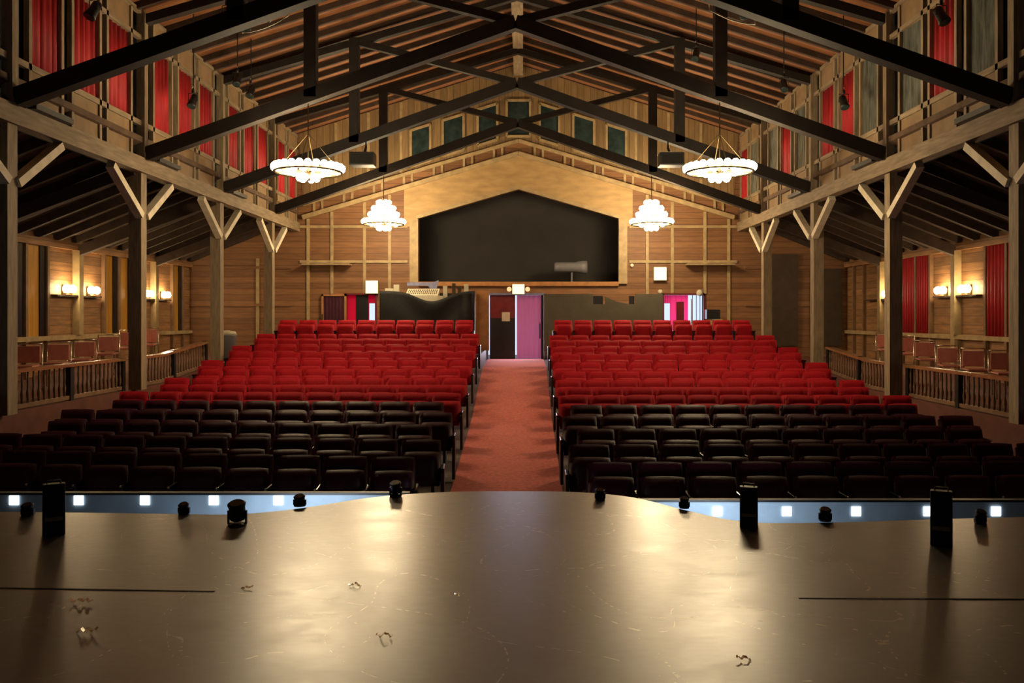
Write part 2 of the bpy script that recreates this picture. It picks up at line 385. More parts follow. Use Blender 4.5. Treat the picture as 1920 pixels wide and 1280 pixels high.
# gable windows
wn = 1
def gwin(xc, hw):
    global wn
    g = sempty('window_%d' % wn); wn += 1
    xs_ = (xc-hw, xc+hw)
    def tp(x): return 6.72-.31*abs(x) if abs(xc) > .1 else 6.72-.1
    def bt(x): return tp(x)-1.1
    pts = [(xs_[0], zc(bt(xs_[0]))), (xs_[1], zc(bt(xs_[1]))), (xs_[1], zc(tp(xs_[1]))), (xs_[0], zc(tp(xs_[0])))]
    MB().prism(pts, 'y', BACK-.03, BACK-.005).build('pane', M['tealglass'], g)
    f = MB()
    P = [Vector((p[0], BACK-.045, p[1])) for p in pts]
    for i in range(4): f.beam(P[i], P[(i+1) % 4], .07, .06, up=(0,1,0))
    f.build('frame', M['trimwood'], g)
for xc, hw in ((-3.0,.3),(-2.0,.32),(-.95,.3),(0,.36),(.95,.3),(2.0,.32),(3.0,.3)): gwin(xc, hw)

# ------------------------------------------------------------------ roofs
ceil = sempty('ceiling')
for s in (-1, 1):
    m = MB().prism([(0, RIDGE+.02), (s*7.2, RIDGE+.02-SL*7.2), (s*7.2, RIDGE+.12-SL*7.2), (0, RIDGE+.12)], 'y', -2.7, BACK+.3)
    m.build('roof_boards', M['plank'], ceil)
    y = 9.3
    while y < BACK-.1:
        MB().beam((s*.1, y, RIDGE-.07), (s*7.0, y, RIDGE-.07-SL*6.9), .07, .13).build('rafter', M['rafter'], ceil)
        y += .62
MB().box(-.14, .14, 4, BACK, RIDGE-.36, RIDGE-.02).build('ridge_beam', M['timber_y'], ceil)
for s, nm in ((-1, 'left'), (1, 'right')):
    c2 = sempty('ceiling')
    za, zb = zc(1.75), zc(3.15)
    m = MB().prism([(s*10.3, za-.05), (s*6.75, zb), (s*6.75, zb+.1), (s*10.3, za+.05)], 'y', -2.7, BACK+.3)
    m.build('roof_boards', M['sideplank'], c2)
    y = 9.5
    while y < BACK-.1:
        MB().beam((s*10.08, y, za-.04), (s*6.9, y, zb-.16), .09, .17).build('rafter', M['rafter'], c2)
        y += .72
    for py in POSTY:
        MB().beam((s*10.05, py, za-.28), (s*6.9, py, zb-.5), .16, .22).build('tie_beam', M['rafter'], c2)
# upper stage walls closing the shell near the stage (unseen, keep the daylight out)
for s, nm in ((-1, 'left'), (1, 'right')):
    x0, x1 = sorted((s*(W+.12), s*(W+.22)))
    struct(MB().box(x0, x1, -2.7, BACK+.3, zc(2.62), zc(5.75)).build('wall_%s_upper' % nm, M['blackcloth']))

# ------------------------------------------------------------------ post lines, plates, braces
for s, nm in ((-1, 'left'), (1, 'right')):
    for i, py in enumerate(POSTY):
        pl = ['nearest the stage', 'second from the stage', 'third from the stage', 'farthest from the stage'][i]
        p = thing('timber_post', 'tall timber post with knee braces, %s on the %s side' % (pl, nm), 'post', (s*W, py, galz(s, py)), group='timber posts carrying the roof')
        H = zc(2.6)-galz(s, py)
        hw = .115
        cx = s*.09
        MB().box(cx-hw, cx+hw, 0, .22, 0, H).build('shaft', M['timber'], p)
        for d in (-1, 1):
            a = (0, .11+d*.1, H-.74); b = (0, .11+d*1.18, H+.02)
            MB().beam((a[0], a[1], a[2]-.04), (b[0], b[1], H-.05), .12, .14, up=(1,0,0)).build('knee_brace', M['brace'], p)
    b = MB().box(*sorted((s*(W-.09), s*(W+.12))), 8.0, BACK, zc(2.6), zc(2.87)).build('plate_beam', M['timber_y'])
    tag(b, 'long timber plate beam on the %s row of posts' % nm, 'beam')
    # clerestory framing
    cl = sempty('trim_1' if s < 0 else 'trim_2')
    xa, xb = sorted((s*(W-.03), s*(W+.05)))
    for zz, h in ((3.5, .09), (5.05, .08), (5.52, .08)):
        MB().box(xa, xb, 8.6, BACK, zc(zz-h/2), zc(zz+h/2)).build('rail', M['timber_y'], cl)
    bays = [7.2]+POSTY+[26.83]
    cur = 0; k = 0
    kinds = {'right': [['g','r','g'],['g','r','g'],['g','r','r'],['g','r','g'],['g','r','g']], 'left': [['r']*3]*5}[nm]
    for bi in range(5):
        y0 = bays[bi]
        if y0 > 8: MB().box(*sorted((s*(W-.09), s*(W+.06))), y0, y0+.14, zc(2.87), zc(5.5)).build('stud', M['timber'], cl)
        for j, (a, c) in enumerate(((.55, 1.3), (1.65, 2.42), (2.72, 3.5))):
            ya, yc = y0+a, y0+c
            if ya < 9.0 or yc > BACK: continue
            for yy in (ya-.07, yc): MB().box(xa, xb, yy, yy+.07, zc(2.87), zc(5.5)).build('stud', M['timber'], cl)
            MB().box(*sorted((s*(W+.0), s*(W+.04))), ya, yc, zc(2.87), zc(3.46)).build('lower_panel', M['plydark'], cl)
            MB().box(*sorted((s*(W+.0), s*(W+.04))), ya, yc, zc(5.09), zc(5.48)).build('frieze_panel', M['plydark'], cl)
            if kinds[bi][j] == 'r':
                m = MB(); n = 28; L_ = yc-ya
                for t in range(n+1):
                    y = ya+L_*t/n; dx = .022*math.sin(t/n*2*math.pi*5+bi+j)+.008*math.sin(t*1.7)
                    for z in (3.52, 5.03):
                        m.v.append((s*(W+.045+dx*(1.2 if z < 4 else .8)), y, zc(z)))
                for t in range(n): m.f.append((2*t, 2*t+2, 2*t+3, 2*t+1))
                o = m.build('clerestory_curtain', M['curtain'], smooth=True)
                md = o.modifiers.new('s', 'SOLIDIFY'); md.thickness = .008
                tag(o, 'red pleated curtain in %s clerestory, %s pane of the %s bay from the stage' % (nm, ORD[j], ORD[bi]), 'curtain', 'red curtains of the clerestory')
            else:
                g = sempty('window_%d' % wn); wn += 1
                MB().box(*sorted((s*(W+.03), s*(W+.045))), ya, yc, zc(3.54), zc(5.0)).build('pane', M['greyglass'], g)
        MB().box(xa, xb, y0+2.02+1.9*.0-.44, y0+2.02-.37, zc(2.87), zc(5.5)) if False else None
    # dark light troughs lying on the plate just past each post
    for i, py in enumerate(POSTY[:3]):
        tr = thing('light_trough', 'narrow black uplight trough on %s plate beam past the %s post' % (nm, ORD[i]), 'light fitting', (s*(W-.13), py+.35, zc(2.9)), group='uplight troughs on the plate beams')
        MB().box(-.08, .08, 0, .95, -.03, .05).build('housing', M['black'], tr)
        MB().box(-.06, .06, .04, .9, .05, .06).build('lid', M['metal'], tr)

# ------------------------------------------------------------------ trusses
for i, py in enumerate(POSTY):
    t = thing('roof_truss', 'dark scissor roof truss, %s from the stage' % ORD[i], 'roof truss', (0, py+.11, zc(2.95)), group='dark roof trusses')
    o = -zc(2.95)
    ch = .24; ms = M['truss']
    zp = 5.35-2.95
    for s in (-1, 1):
        MB().beam((s*(W-.1), 0, 0), (0, 0, zp), .2, ch).build('bottom_chord', ms, t)
        MB().beam((s*(-.05), .0, zp+.02), (-s*3.75, .0, roofz(3.75)+o-.25), .14, .15).build('diagonal', ms, t)
        MB().beam((s*6.9, -.0, roofz(6.9)+o-.22), (0, 0, roofz(0)+o-.40), .16, .16).build('top_chord', ms, t)
        MB().box(s*3.73-.11, s*3.73+.11, -.1, .1, zp*(1-3.73/W)-.05, roofz(3.73)+o-.2).build('hanger', ms, t)

# ------------------------------------------------------------------ chandeliers
def uv(r, n=8, m=6):
    mb = MB(); mb.lathe([(max(.001, r*math.sin(math.pi*i/m)), -r*math.cos(math.pi*i/m)) for i in range(m+1)], n); return mb
bulb_me = uv(.068).mesh('bulb', M['bulb'], True)
def chandelier(x, y, zring, two, ztop, label):
    t = thing('chandelier', label, 'chandelier', (x, y, zring), group='lit ring chandeliers')
    def ring(r, z): return [(r*math.cos(2*math.pi*k/28), r*math.sin(2*math.pi*k/28), z) for k in range(28)]
    rr = .6 if not two else .55
    MB().tube(ring(rr, 0), .025, 6, True).build('ring', M['brass'], t)
    sp = MB()
    for k in range(4):
        a = k*math.pi/4; sp.beam((rr*math.cos(a), rr*math.sin(a), 0), (-rr*math.cos(a), -rr*math.sin(a), 0), .025, .03)
    sp.build('spokes', M['brass'], t)
    MB().lathe([(.03, -.16), (.07, -.1), (.05, 0), (.06, .08), (.02, .2)], 12).build('hub', M['brass'], t)
    MB().tube([(0, 0, .15), (0, 0, ztop-zring)], .012, 6).build('chain', M['brass'], t)
    n = 26
    for k in range(n):
        a = 2*math.pi*(k+.5)/n; link('bulb', bulb_me, t, (rr*math.cos(a), rr*math.sin(a), .075))
    for k in range(6):
        a = 2*math.pi*k/6+.4; link('bulb', bulb_me, t, (.15*math.cos(a), .15*math.sin(a), -.11))
    if not two:
        for k in range(12):
            a = 2*math.pi*k/12; link('bulb', bulb_me, t, (.36*math.cos(a), .36*math.sin(a), .02))
    if two:
        MB().tube(ring(.38, .20), .02, 6, True).build('ring', M['brass'], t)
        for k in range(16):
            a = 2*math.pi*k/16; link('bulb', bulb_me, t, (.38*math.cos(a), .38*math.sin(a), .27))
        for k in range(12):
            a = 2*math.pi*k/12; link('bulb', bulb_me, t, (.28*math.cos(a), .28*math.sin(a), .44))
        for k in range(6):
            a = 2*math.pi*k/6; link('bulb', bulb_me, t, (.15*math.cos(a), .15*math.sin(a), .60))
        for k in range(6):
            a = 2*math.pi*k/6+.3; link('bulb', bulb_me, t, (.33*math.cos(a), .33*math.sin(a), .0))
        st_ = MB()
        for k in range(4):
            a = math.pi/2*k; st_.tube([(rr*math.cos(a), rr*math.sin(a), 0), (.38*math.cos(a), .38*math.sin(a), .20), (0, 0, .75)], .008, 5)
        st_.build('stays', M['brass'], t)
    else:
        st_ = MB()
        for k in range(4):
            a = math.pi/2*k; st_.tube([(rr*math.cos(a), rr*math.sin(a), 0), (0, 0, .7)], .006, 5)
        st_.build('stays', M['brass'], t)
def chz(x, y): return zc(2.95)+(2.4)*(1-abs(x)/W)-.1
chandelier(-3.78, 15.14, zc(2.63), False, chz(3.78, 0), 'wide flat ring chandelier hanging on the left, nearer the stage')
chandelier(3.72, 15.14, zc(2.63), False, chz(3.78, 0), 'wide flat ring chandelier hanging on the right, nearer the stage')
chandelier(-3.72, 23.0, zc(2.55), True, chz(3.72, 0), 'tiered chandelier hanging left of the dark opening in rear wall')
chandelier(3.70, 23.0, zc(2.55), True, chz(3.72, 0), 'tiered chandelier hanging right of the dark opening in rear wall')

# speakers hanging from the third truss
for s, nm in ((-1, 'left'), (1, 'right')):
    sp = thing('loudspeaker', 'black loudspeaker hanging below the roof truss on the %s' % nm, 'loudspeaker', (s*3.45, 18.6, zc(3.5)), group='hanging loudspeakers')
    MB().box(-.27, .27, -.2, .2, -.14, .14).build('cabinet', M['black'], sp, bevel=.015)
    MB().box(-.24, .24, -.21, -.2, -.11, .11).build('grille', M['blackcloth'], sp)
    MB().box(-.27, .27, -.2, .2, .141, .15).build('lid', M['metal'] if s > 0 else M['black'], sp)
    MB().tube([(0, .1, .14), (0, .36, .34), (0, .40, .62)], .03, 6).build('bracket', M['black'], sp)

# ------------------------------------------------------------------ side walls: studs, windows, curtains, sconces
def sconce(s, y, lab):
    t = thing('wall_sconce', lab, 'wall light', (s*(SIDE-.02), y, zc(.58)), group='wall sconces above the side galleries')
    MB().box(*sorted((0, -s*.03)), -.06, .06, -.12, .12).build('backplate', M['brass'], t)
    MB().tube([(-s*.03, 0, -.06), (-s*.14, 0, -.06)], .012, 6).build('arm', M['brass'], t)
    for dy in (-.11, .11):
        link('bulb', sconce_me, t, (-s*.14, dy, .03))
    MB().box(*sorted((-s*.12, -s*.16)), -.15, .15, -.07, -.045).build('crossbar', M['brass'], t)
sconce_me = uv(.095).mesh('sconce_bulb', M['sconce'], True)
for s, nm in ((-1, 'left'), (1, 'right')):
    xin = SIDE-.0
    st_ = sempty('trim_3' if s < 0 else 'trim_4')
    def bx(y0, y1, z0, z1, d, nmn, m): MB().box(*sorted((s*SIDE, s*(SIDE-d))), y0, y1, zc(z0), zc(z1)).build(nmn, m, st_)
    bx(8.5, BACK-.01, 1.5, 1.66, .12, 'top_rail', M['wall_side']); bx(8.5, BACK-.01, -.52, -.42, .1, 'sill_rail', M['trimwood'])
    for py in POSTY:
        bx(py-.09, py+.09, -.42, 1.5, .16, 'pilaster', M['trimwood'])
        bx(py-.09, py+.09, galz(s, py)-Z, -.52, .16, 'pilaster', M['trimwood'])
    for bi, py in enumerate([11.13, 15.03, 18.96, 22.90]):
        for off in (1.23, 1.965, 2.74):
            if py+off > BACK-.1: continue
            bx(py+off-.04, py+off+.04, galz(s, py+off)-Z+.01, 1.5, .09, 'stud', M['sidestud'])
        # lower dark gaps panels
        if py > 14:
            for d_ in (-.95, .1): 
                if py+d_+.85 < BACK: bx(py+d_, py+d_+.85, .44, .48, .14, 'ledge', M['rafter'])
    # windows / curtains in the middle of each bay
    for bi, py in enumerate([11.13, 15.03, 18.96, 22.90]):
        for j, (a, c) in enumerate(((1.28, 1.90), (2.03, 2.69))):
            ya, yc = py+a, py+c
            if yc > BACK: continue
            if s < 0:
                g = sempty('window_%d' % wn); wn += 1
                mm = M['olive'] if (bi == 1 and j == 0) else M['amber']
                MB().box(-SIDE+.0, -SIDE+.02, ya, yc, zc(-.42), zc(1.5)).build('pane', mm, g)
                MB().box(-SIDE+.02, -SIDE+.05, yc-.2, yc, zc(-.42), zc(1.5)).build('shutter', M['nightwin'], g)
            elif bi in (1, 2):
                m = MB(); n = 30
                for t in range(n+1):
                    y = ya+(yc-ya)*t/n; dx = .03*math.sin(t/n*2*math.pi*5+j*2)
                    for z in (-.43, 1.52): m.v.append((SIDE-.06+dx, y, zc(z)))
                for t in range(n): m.f.append((2*t, 2*t+2, 2*t+3, 2*t+1))
                o = m.build('window_curtain', M['curtain'], smooth=True); md = o.modifiers.new('s', 'SOLIDIFY'); md.thickness = .008
                tag(o, 'red curtain on right wall, %s of two in the %s bay from stage' % (('nearer', 'farther')[j], ORD[bi]), 'curtain', 'red curtains on the right wall')
    for py, pn in ((18.96, 'third'), (22.90, 'last')):
        for d_, dn in ((-.5, 'nearer'), (.55, 'farther')):
            if s > 0 and py > 20 and d_ > 0: continue
            sconce(s, py+d_, 'lit sconce on %s wall, %s side of the %s pilaster' % (nm, dn, pn))

# ------------------------------------------------------------------ gallery railings
for s, nm in ((-1, 'left'), (1, 'right')):
    hz = .56
    for a, c, part in ((11.4, 14.9, 'front'), (15.3, 18.8, 'rear'), (8.0, 11.0, 'stage end')):
        if part == 'stage end': continue
        r = thing('gallery_railing', 'turned-baluster wooden railing of the %s gallery, %s section' % (nm, part), 'railing', (s*7.05, a, galz(s, a)))
        bz = galz(s, a); L_ = c-a
        def gz2(y): return galz(s, a+y)-bz
        for seg in ((0, L_/3), (L_/3, 2*L_/3), (2*L_/3, L_)):
            pass
        tr = MB()
        npt = 6
        for k in range(npt):
            y0, y1 = L_*k/npt, L_*(k+1)/npt
            tr.beam((0, y0, gz2(y0)+hz), (0, y1, gz2(y1)+hz), .15, .05)
        tr.build('top_rail', M['rail'], r)
        br = MB()
        for k in range(npt):
            y0, y1 = L_*k/npt, L_*(k+1)/npt
            br.beam((0, y0, gz2(y0)+.05), (0, y1, gz2(y1)+.05), .07, .06)
        br.build('bottom_rail', M['baluster'], r)
        n = int(L_/.135)
        bal = MB().lathe([(.016, 0), (.02, .05), (.028, .14), (.014, .22), (.02, .32), (.013, .42), (.018, hz-.08)], 6).mesh('baluster', M['baluster'], True)
        for k in range(n):
            y = .1+(L_-.2)*k/(n-1); link('baluster', bal, r, (0, y, gz2(y)+.07))
        for y in (0.04, L_/2, L_-.04):
            MB().box(-.05, .05, y-.05, y+.05, gz2(y), gz2(y)+hz+.03).build('newel', M['black'], r)

# side chairs
def side_chair_meshes():
    back = MB().box(-.19, .19, -.02, .02, .5, .8).mesh('backrest', M['chairpink'], bevel=.015)
    seat = MB().box(-.2, .2, -.42, -.02, .42, .47).mesh('seat', M['chairpink'], bevel=.018)
    fr = MB()
    for x in (-.21, .21):
        fr.tube([(x, .02, 0), (x, .02, .4), (x, .03, .84)], .012, 6)
        fr.tube([(x, -.4, 0), (x, -.4, .43), (x, 0, .45)], .012, 6)
    fr.tube([(-.21, .03, .84), (.21, .03, .84)], .012, 6)
    return back, seat, fr.mesh('frame', M['chrome'], True)
cb, cs, cf = side_chair_meshes()
for s, nm in ((-1, 'left'), (1, 'right')):
    for k in range(7):
        y = 13.9+k*.95
        if abs(y-POSTY[1]) < .1: y += .1
        x = s*8.7
        c = thing('side_chair', 'rose vinyl metal-framed chair behind %s railing, %s from the stage' % (nm, ORD[k]), 'chair', (x, y, galz(s, y)), rz=math.radians(-s*12), group='rose chairs on the galleries')
        link('backrest', cb, c); link('seat', cs, c); link('frame', cf, c)

# waste bin beside the third post
b = thing('waste_bin', 'grey round waste bin beside the left row of posts', 'bin', (-7.2, 20.6, galz(-1, 20.6)))
MB().lathe([(.17, 0), (.22, .62), (.235, .64), (.225, .66)], 20).build('body', M['bin'], b, True)
MB().lathe([(.235, .66), (.2, .73), (.06, .76), (.02, .765)], 20).build('lid', M['cream'], b, True)

# ------------------------------------------------------------------ theatre seats
PW = .522
def quad_pad(w0, h, t, y0, z0, tilt, name, m, bev=.02):
    mb = MB().box(-w0/2, w0/2, -t/2, t/2, 0, h)
    mb.xf(Matrix.Translation((0, y0, z0)) @ Matrix.Rotation(tilt, 4, 'X'))
    return mb.mesh(name, m, True, bev)
def curved_pad(w0, h, t, bow, y0, z0, tilt, name, m):
    mb = MB(); nx = 8; nz = 6
    def P(u, v, side):
        x = (u-.5)*w0; z = v*h
        e = (1-(2*u-1)**6)*(1-(2*v-1)**8)
        y = bow*(1-(2*u-1)**2) + (-t*e if side else 0)
        rx = 1-.03*((2*v-1)**8)
        return (x*rx, y, z - (.012*abs(2*u-1)**3 if v > .9 else 0))
    for side in (0, 1):
        for j in range(nz+1):
            for i in range(nx+1): mb.v.append(P(i/nx, j/nz, side))
    N = (nx+1)*(nz+1)
    for j in range(nz):
        for i in range(nx):
            a = j*(nx+1)+i
            mb.f.append((a, a+1, a+nx+2, a+nx+1)); mb.f.append((N+a, N+a+nx+1, N+a+nx+2, N+a+1))
    for i in range(nx):
        a = i; mb.f.append((a, a+1, N+a+1, N+a)); a = nz*(nx+1)+i; mb.f.append((a, a+1, N+a+1, N+a))
    for j in range(nz):
        a = j*(nx+1); b_ = a+nx+1; mb.f.append((a, b_, N+b_, N+a)); a = j*(nx+1)+nx; b_ = a+nx+1; mb.f.append((a, b_, N+b_, N+a))
    mb.xf(Matrix.Translation((0, y0, z0)) @ Matrix.Rotation(tilt, 4, 'X'))
    return mb.mesh(name, m, True)
s_back = curved_pad(.475, .50, .07, .02, -.02, .40, -math.radians(10), 'backrest', M['seatfab'])
s_back2 = s_back.copy(); s_back2.materials[0] = M['darkseat']
s_shell = MB().box(-.235, .235, .0, .02, 0, .44).xf(Matrix.Translation((0, .0, .40)) @ Matrix.Rotation(-math.radians(10), 4, 'X')).mesh('back_shell', M['black'])
s_seat = curved_pad(.465, .40, .10, .02, -.20, .385, -math.radians(8), 'seat_cushion', M['seatfab'])
s_seat2 = s_seat.copy(); s_seat2.materials[0] = M['darkseat']
am = MB().box(-.022, .022, -.34, -.0, .585, .615).mesh('armrest', M['blackgloss'], False, .012)
sm = MB().box(-.014, .014, -.30, .0, .0, .585); sm.box(-.03, .03, -.3, .02, 0, .015)
sm = sm.mesh('stanchion', M['black'])
em = MB().prism([(-.36, .02), (.03, .02), (.03, .58), (-.30, .6), (-.36, .56)], 'x', -.02, .02).mesh('end_panel', M['black'])
def add_seat(x, y, z, rz, label, end=0, armside=1, plum=False, rown_=20):
    t = thing('theatre_seat', label, 'theatre seat', (x, y, z), rz, group='dark-toned folding theatre seats of the front rows' if plum else 'red folding theatre seats')
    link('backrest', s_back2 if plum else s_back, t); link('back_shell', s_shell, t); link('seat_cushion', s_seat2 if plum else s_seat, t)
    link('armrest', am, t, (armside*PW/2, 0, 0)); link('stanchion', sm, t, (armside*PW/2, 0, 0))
    if rown_ < 9: link('arm_cap', s_cap, t, (armside*PW/2, -.345, .60))
    if end:
        link('armrest', am, t, (-armside*PW/2, 0, 0)); link('end_panel', em, t, (-armside*PW/2, 0, 0))
nseat = 0
s_cap = uv(.013, 8, 6).mesh('arm_cap', M['metal'], True)
for n in range(15):
    for s, nm in ((-1, 'left'), (1, 'right')):
        cnt = 10 if n % 2 == 0 else 11
        d = rowd(n) - (.36 if s > 0 else .1)
        start = (.80 if s < 0 else .62)+.012*n
        if n % 2 == 0: start += (.2 if s < 0 else .15)
        a = .085*max(0, 1-n/8) if s < 0 else .02*max(0, 1-n/4)
        for k in range(cnt):
            ax = start+PW*(k+.5)
            x = s*ax; y = d+a*(ax-.8)
            if abs(x-CX)*F/y - PW*F/y > 990 : continue
            zf = Z+tops[n]-SEATH
            if n < 14: zf = floorz(y-.0)+.0
            rown = ORD[n]+' row' if n < 14 else 'rearmost row'
            add_seat(x, y, zf, (-s*a), ('dark-toned' if n < 5 else 'red')+' seat %s from the centre aisle, %s from the stage, %s block' % (ORD[k], rown if n < 14 else 'rearmost row', nm) if n < 14 else 'red seat %s from the centre aisle in the raised rearmost row, %s block' % (ORD[k], nm), end=(k == 0), armside=s, plum=(n < 5), rown_=n)
            nseat += 1
print('seats', nseat)

# ------------------------------------------------------------------ orchestra rail with lit squares
for s, nm, tz, xs_ in ((-1, 'left', -1.62, (27, 148, 272, 401, 522)), (1, 'right', -1.685, (1345, 1475, 1605, 1740, 1867))):
    yb = 7.55
    r = thing('pit_rail', 'pale blue low board with lit squares before the front row, %s side' % nm, 'low wall', (s*3.2, yb, Z-2.42))
    MB().box(-2.3, 2.3, 0, .04, 0, tz+2.42).build('board', M['pitboard'], r)
    MB().box(-2.3, 2.3, -.02, .06, tz+2.42, tz+2.44).build('cap', M['black'], r)
    for px in xs_:
        x = (px-980)*yb/F+CX-s*3.2
        zz = tz+2.42-(.05 if s < 0 else .085)
        MB().box(x-.043, x+.043, -.012, 0, zz-.043, zz+.043).build('lit_square', M['led'], r, bevel=.004)
    bt = thing('added_batten', 'added unseen cold white batten lighting the board, under the %s stage edge' % nm, 'light fitting', (s*2.6, 6.62, Z-1.72))
    MB().box(-1.2, 1.2, -.03, .0, -.03, .03).build('housing', M['black'], bt)  # unseen batten added to throw cold light on the board
    l = area('added_batten_light', (s*1.85, 6.70, Z-1.74), (R90, 0, 0), .8, .05, 12, (.72, .86, 1))
    l.rotation_euler = (R90, 0, 0)

# footlights and small lanterns on the stage lip
def footlight(px, ybase, w_, h_, lab, kind='can', lit=False):
    d = 1.5*F/(ybase-593); x = (px-980)*d/F+CX; W_ = w_*d/F; H_ = h_*d/F
    t = thing('floor_lantern', lab, 'stage light', (x, d, STAGE), rz=.15*((px % 7)-3)/3, group='small black lanterns along the stage lip')
    MB().lathe([(W_*.5, 0), (W_*.5, .012), (W_*.25, .02)], 16).build('base', M['black'], t)
    body = MB().lathe([(W_*.3, -H_*.36), (W_*.44, -H_*.3), (W_*.44, H_*.2), (W_*.5, H_*.34), (W_*.46, H_*.36)], 14)
    body.xf(Matrix.Translation((0, 0, H_*.56)) @ Matrix.Rotation(math.radians(18), 4, 'X')); body.build('body', M['black'], t, True)
    yk = MB()
    for sx in (-1, 1): yk.beam((sx*W_*.48, 0, 0.01), (sx*W_*.48, 0, H_*.6), .012, .02)
    yk.beam((-W_*.5, 0, .014), (W_*.5, 0, .014), .02, .012)
    yk.build('yoke', M['black'], t)
    lens = MB().lathe([(W_*.4, 0), (W_*.38, .008)], 14)
    lens.xf(Matrix.Translation((0, 0, H_*.56)) @ Matrix.Rotation(math.radians(18), 4, 'X') @ Matrix.Translation((0, 0, H_*.36))); lens.build('lens', M['cream'] if lit else M['blackgloss'], t)
def monitor(px, ybase, w_, h_, lab):
    d = 1.5*F/(ybase-593); x = (px-980)*d/F+CX; W_ = w_*d/F; H_ = h_*d/F
    t = thing('stage_box_light', lab, 'stage light', (x, d, STAGE), rz=math.atan2(CX-x, d), group='tall black box lights on the stage lip')
    MB().prism([(0, 0), (.16, 0), (.16, H_), (.09, H_), (0, H_*.42)], 'x', -W_/2, W_/2).build('housing', M['black'], t, bevel=.006)
    MB().box(-W_*.4, W_*.4, -.006, .0, H_*.30, H_*.38).build('front_plate', M['metal'], t)
    MB().tube([(-W_*.3, .12, H_), (-W_*.3, .12, H_+.02), (W_*.3, .12, H_+.02), (W_*.3, .12, H_)], .006, 6).build('handle', M['black'], t)
monitor(101, 1004, 38, 92, 'tall black box light on the stage lip, far left')
monitor(1404, 990, 33, 72, 'black box light on the stage lip right of the carpeted aisle')
monitor(1765, 1024, 38, 98, 'tall black box light on the stage lip, far right')
footlight(345, 963, 20, 20, 'small black lantern on the stage lip between the tall and squat left ones')
footlight(445, 984, 34, 46, 'squat black lantern on round base at the left curve of the stage')
footlight(562, 948, 22, 20, 'small black lantern where the left stage edge starts to bulge')
footlight(742, 930, 22, 28, 'small lantern with pale lens left of the aisle', lit=True)
footlight(1125, 936, 18, 20, 'small black lantern on stage edge just right of the aisle')
footlight(1283, 952, 18, 20, 'small black lantern at the right bend of the stage edge')
footlight(1547, 976, 22, 24, 'small round black lantern on the right stage lip beside a lit square')
footlight(1838, 980, 20, 24, 'small black lantern right of the tall far-right box light')
footlight(52, 966, 22, 22, 'small black lantern at the left border of the stage lip')

# scraps of tape lying on the stage
for px, py, w_, lab in ((150, 1131, 44, 'thin crumpled tape strip on the left stage floor, upper of two'), (162, 1187, 40, 'crumpled tape strip on the left stage floor, lower of two'), (463, 1105, 22, 'small twisted tape scrap on the stage floor near the left seam end'),
                   (665, 1100, 24, 'flat tape scrap on the stage floor under the bright left reflection'), (720, 1197, 30, 'crumpled tape scrap on stage floor left of centre'), (1395, 1240, 28, 'crumpled tape scrap near the bottom right of the stage floor'), (857, 1121, 10, 'tiny tape fleck near the stage centre')):
    d = 1.5*F/(py-593); x = (px-980)*d/F+CX; W_ = w_*d/F
    m = MB(); n = 8; rnd = random.Random(px)
    for k in range(n+1):
        xx = (k/n-.5)*W_; zz = .003+.02*rnd.random()
        yy = .01*rnd.random(); m.v += [(xx, yy-.008, zz), (xx, yy+.012, zz+.004*rnd.random())]
    for k in range(n): m.f.append((2*k, 2*k+2, 2*k+3, 2*k+1))
    o = m.build('tape_scrap', M['tape']); o.location = (x, d, STAGE); o.modifiers.new('s', 'SOLIDIFY').thickness = .0015
    tag(o, lab, 'tape', 'tape scraps on the stage floor')

# ------------------------------------------------------------------ rear wall: doors, booth, signs
def px2x(px, d): return (px-980)*d/F+CX
def px2z(py, d): return Z+(593-py)*d/F
FL = Z-1.315
def box_p(x0, x1, y0, y1, d, t): return MB().box(px2x(x0, d), px2x(x1, d), d, d+t, px2z(y1, d), px2z(y0, d))
# centre door
dr = sempty('door_1')
f = MB(); f.box(-.99, -.93, BACK-.05, BACK+.16, FL, zc(.7)); f.box(.76, .82, BACK-.05, BACK+.16, FL, zc(.7)); f.box(-.99, .82, BACK-.05, BACK+.16, zc(.655), zc(.72))
f.build('frame', M['bluecloth'], dr)
lf = MB().box(-.88, -.10, BACK+.02, BACK+.07, FL+.01, zc(.652)).build('door_leaf', M['doorred'], dr)
MB().box(-.86, -.10, BACK+.01, BACK+.02, FL+.02, zc(-.05)).build('kick_panel', M['doorblack'], lf)
MB().box(px2x(941, BACK), px2x(956, BACK), BACK-.0, BACK+.012, px2z(602, BACK), px2z(585, BACK)).build('paper_notice', M['paper'], lf)
m = MB(); n = 36; xa, xb = -.05, .70
for t in range(n+1):
    x = xa+(xb-xa)*t/n; dy = .02*math.sin(t/n*2*math.pi*5)
    for z in (FL+.02, zc(.65)): m.v.append((x, BACK+.05+dy, z))
for t in range(n): m.f.append((2*t, 2*t+2, 2*t+3, 2*t+1))
m.build('door_curtain', M['pinkcurtain'], dr, True)
MB().tube([(.66, BACK-.02, px2z(605, BACK)), (.66, BACK-.06, px2z(607, BACK)), (.66, BACK-.06, px2z(632, BACK)), (.66, BACK-.02, px2z(634, BACK))], .018, 6).build('handle', M['black'], dr)
MB().box(.70, .77, BACK+.0, BACK+.1, FL, zc(.655)).build('closing_strip', M['doorblack'], dr)
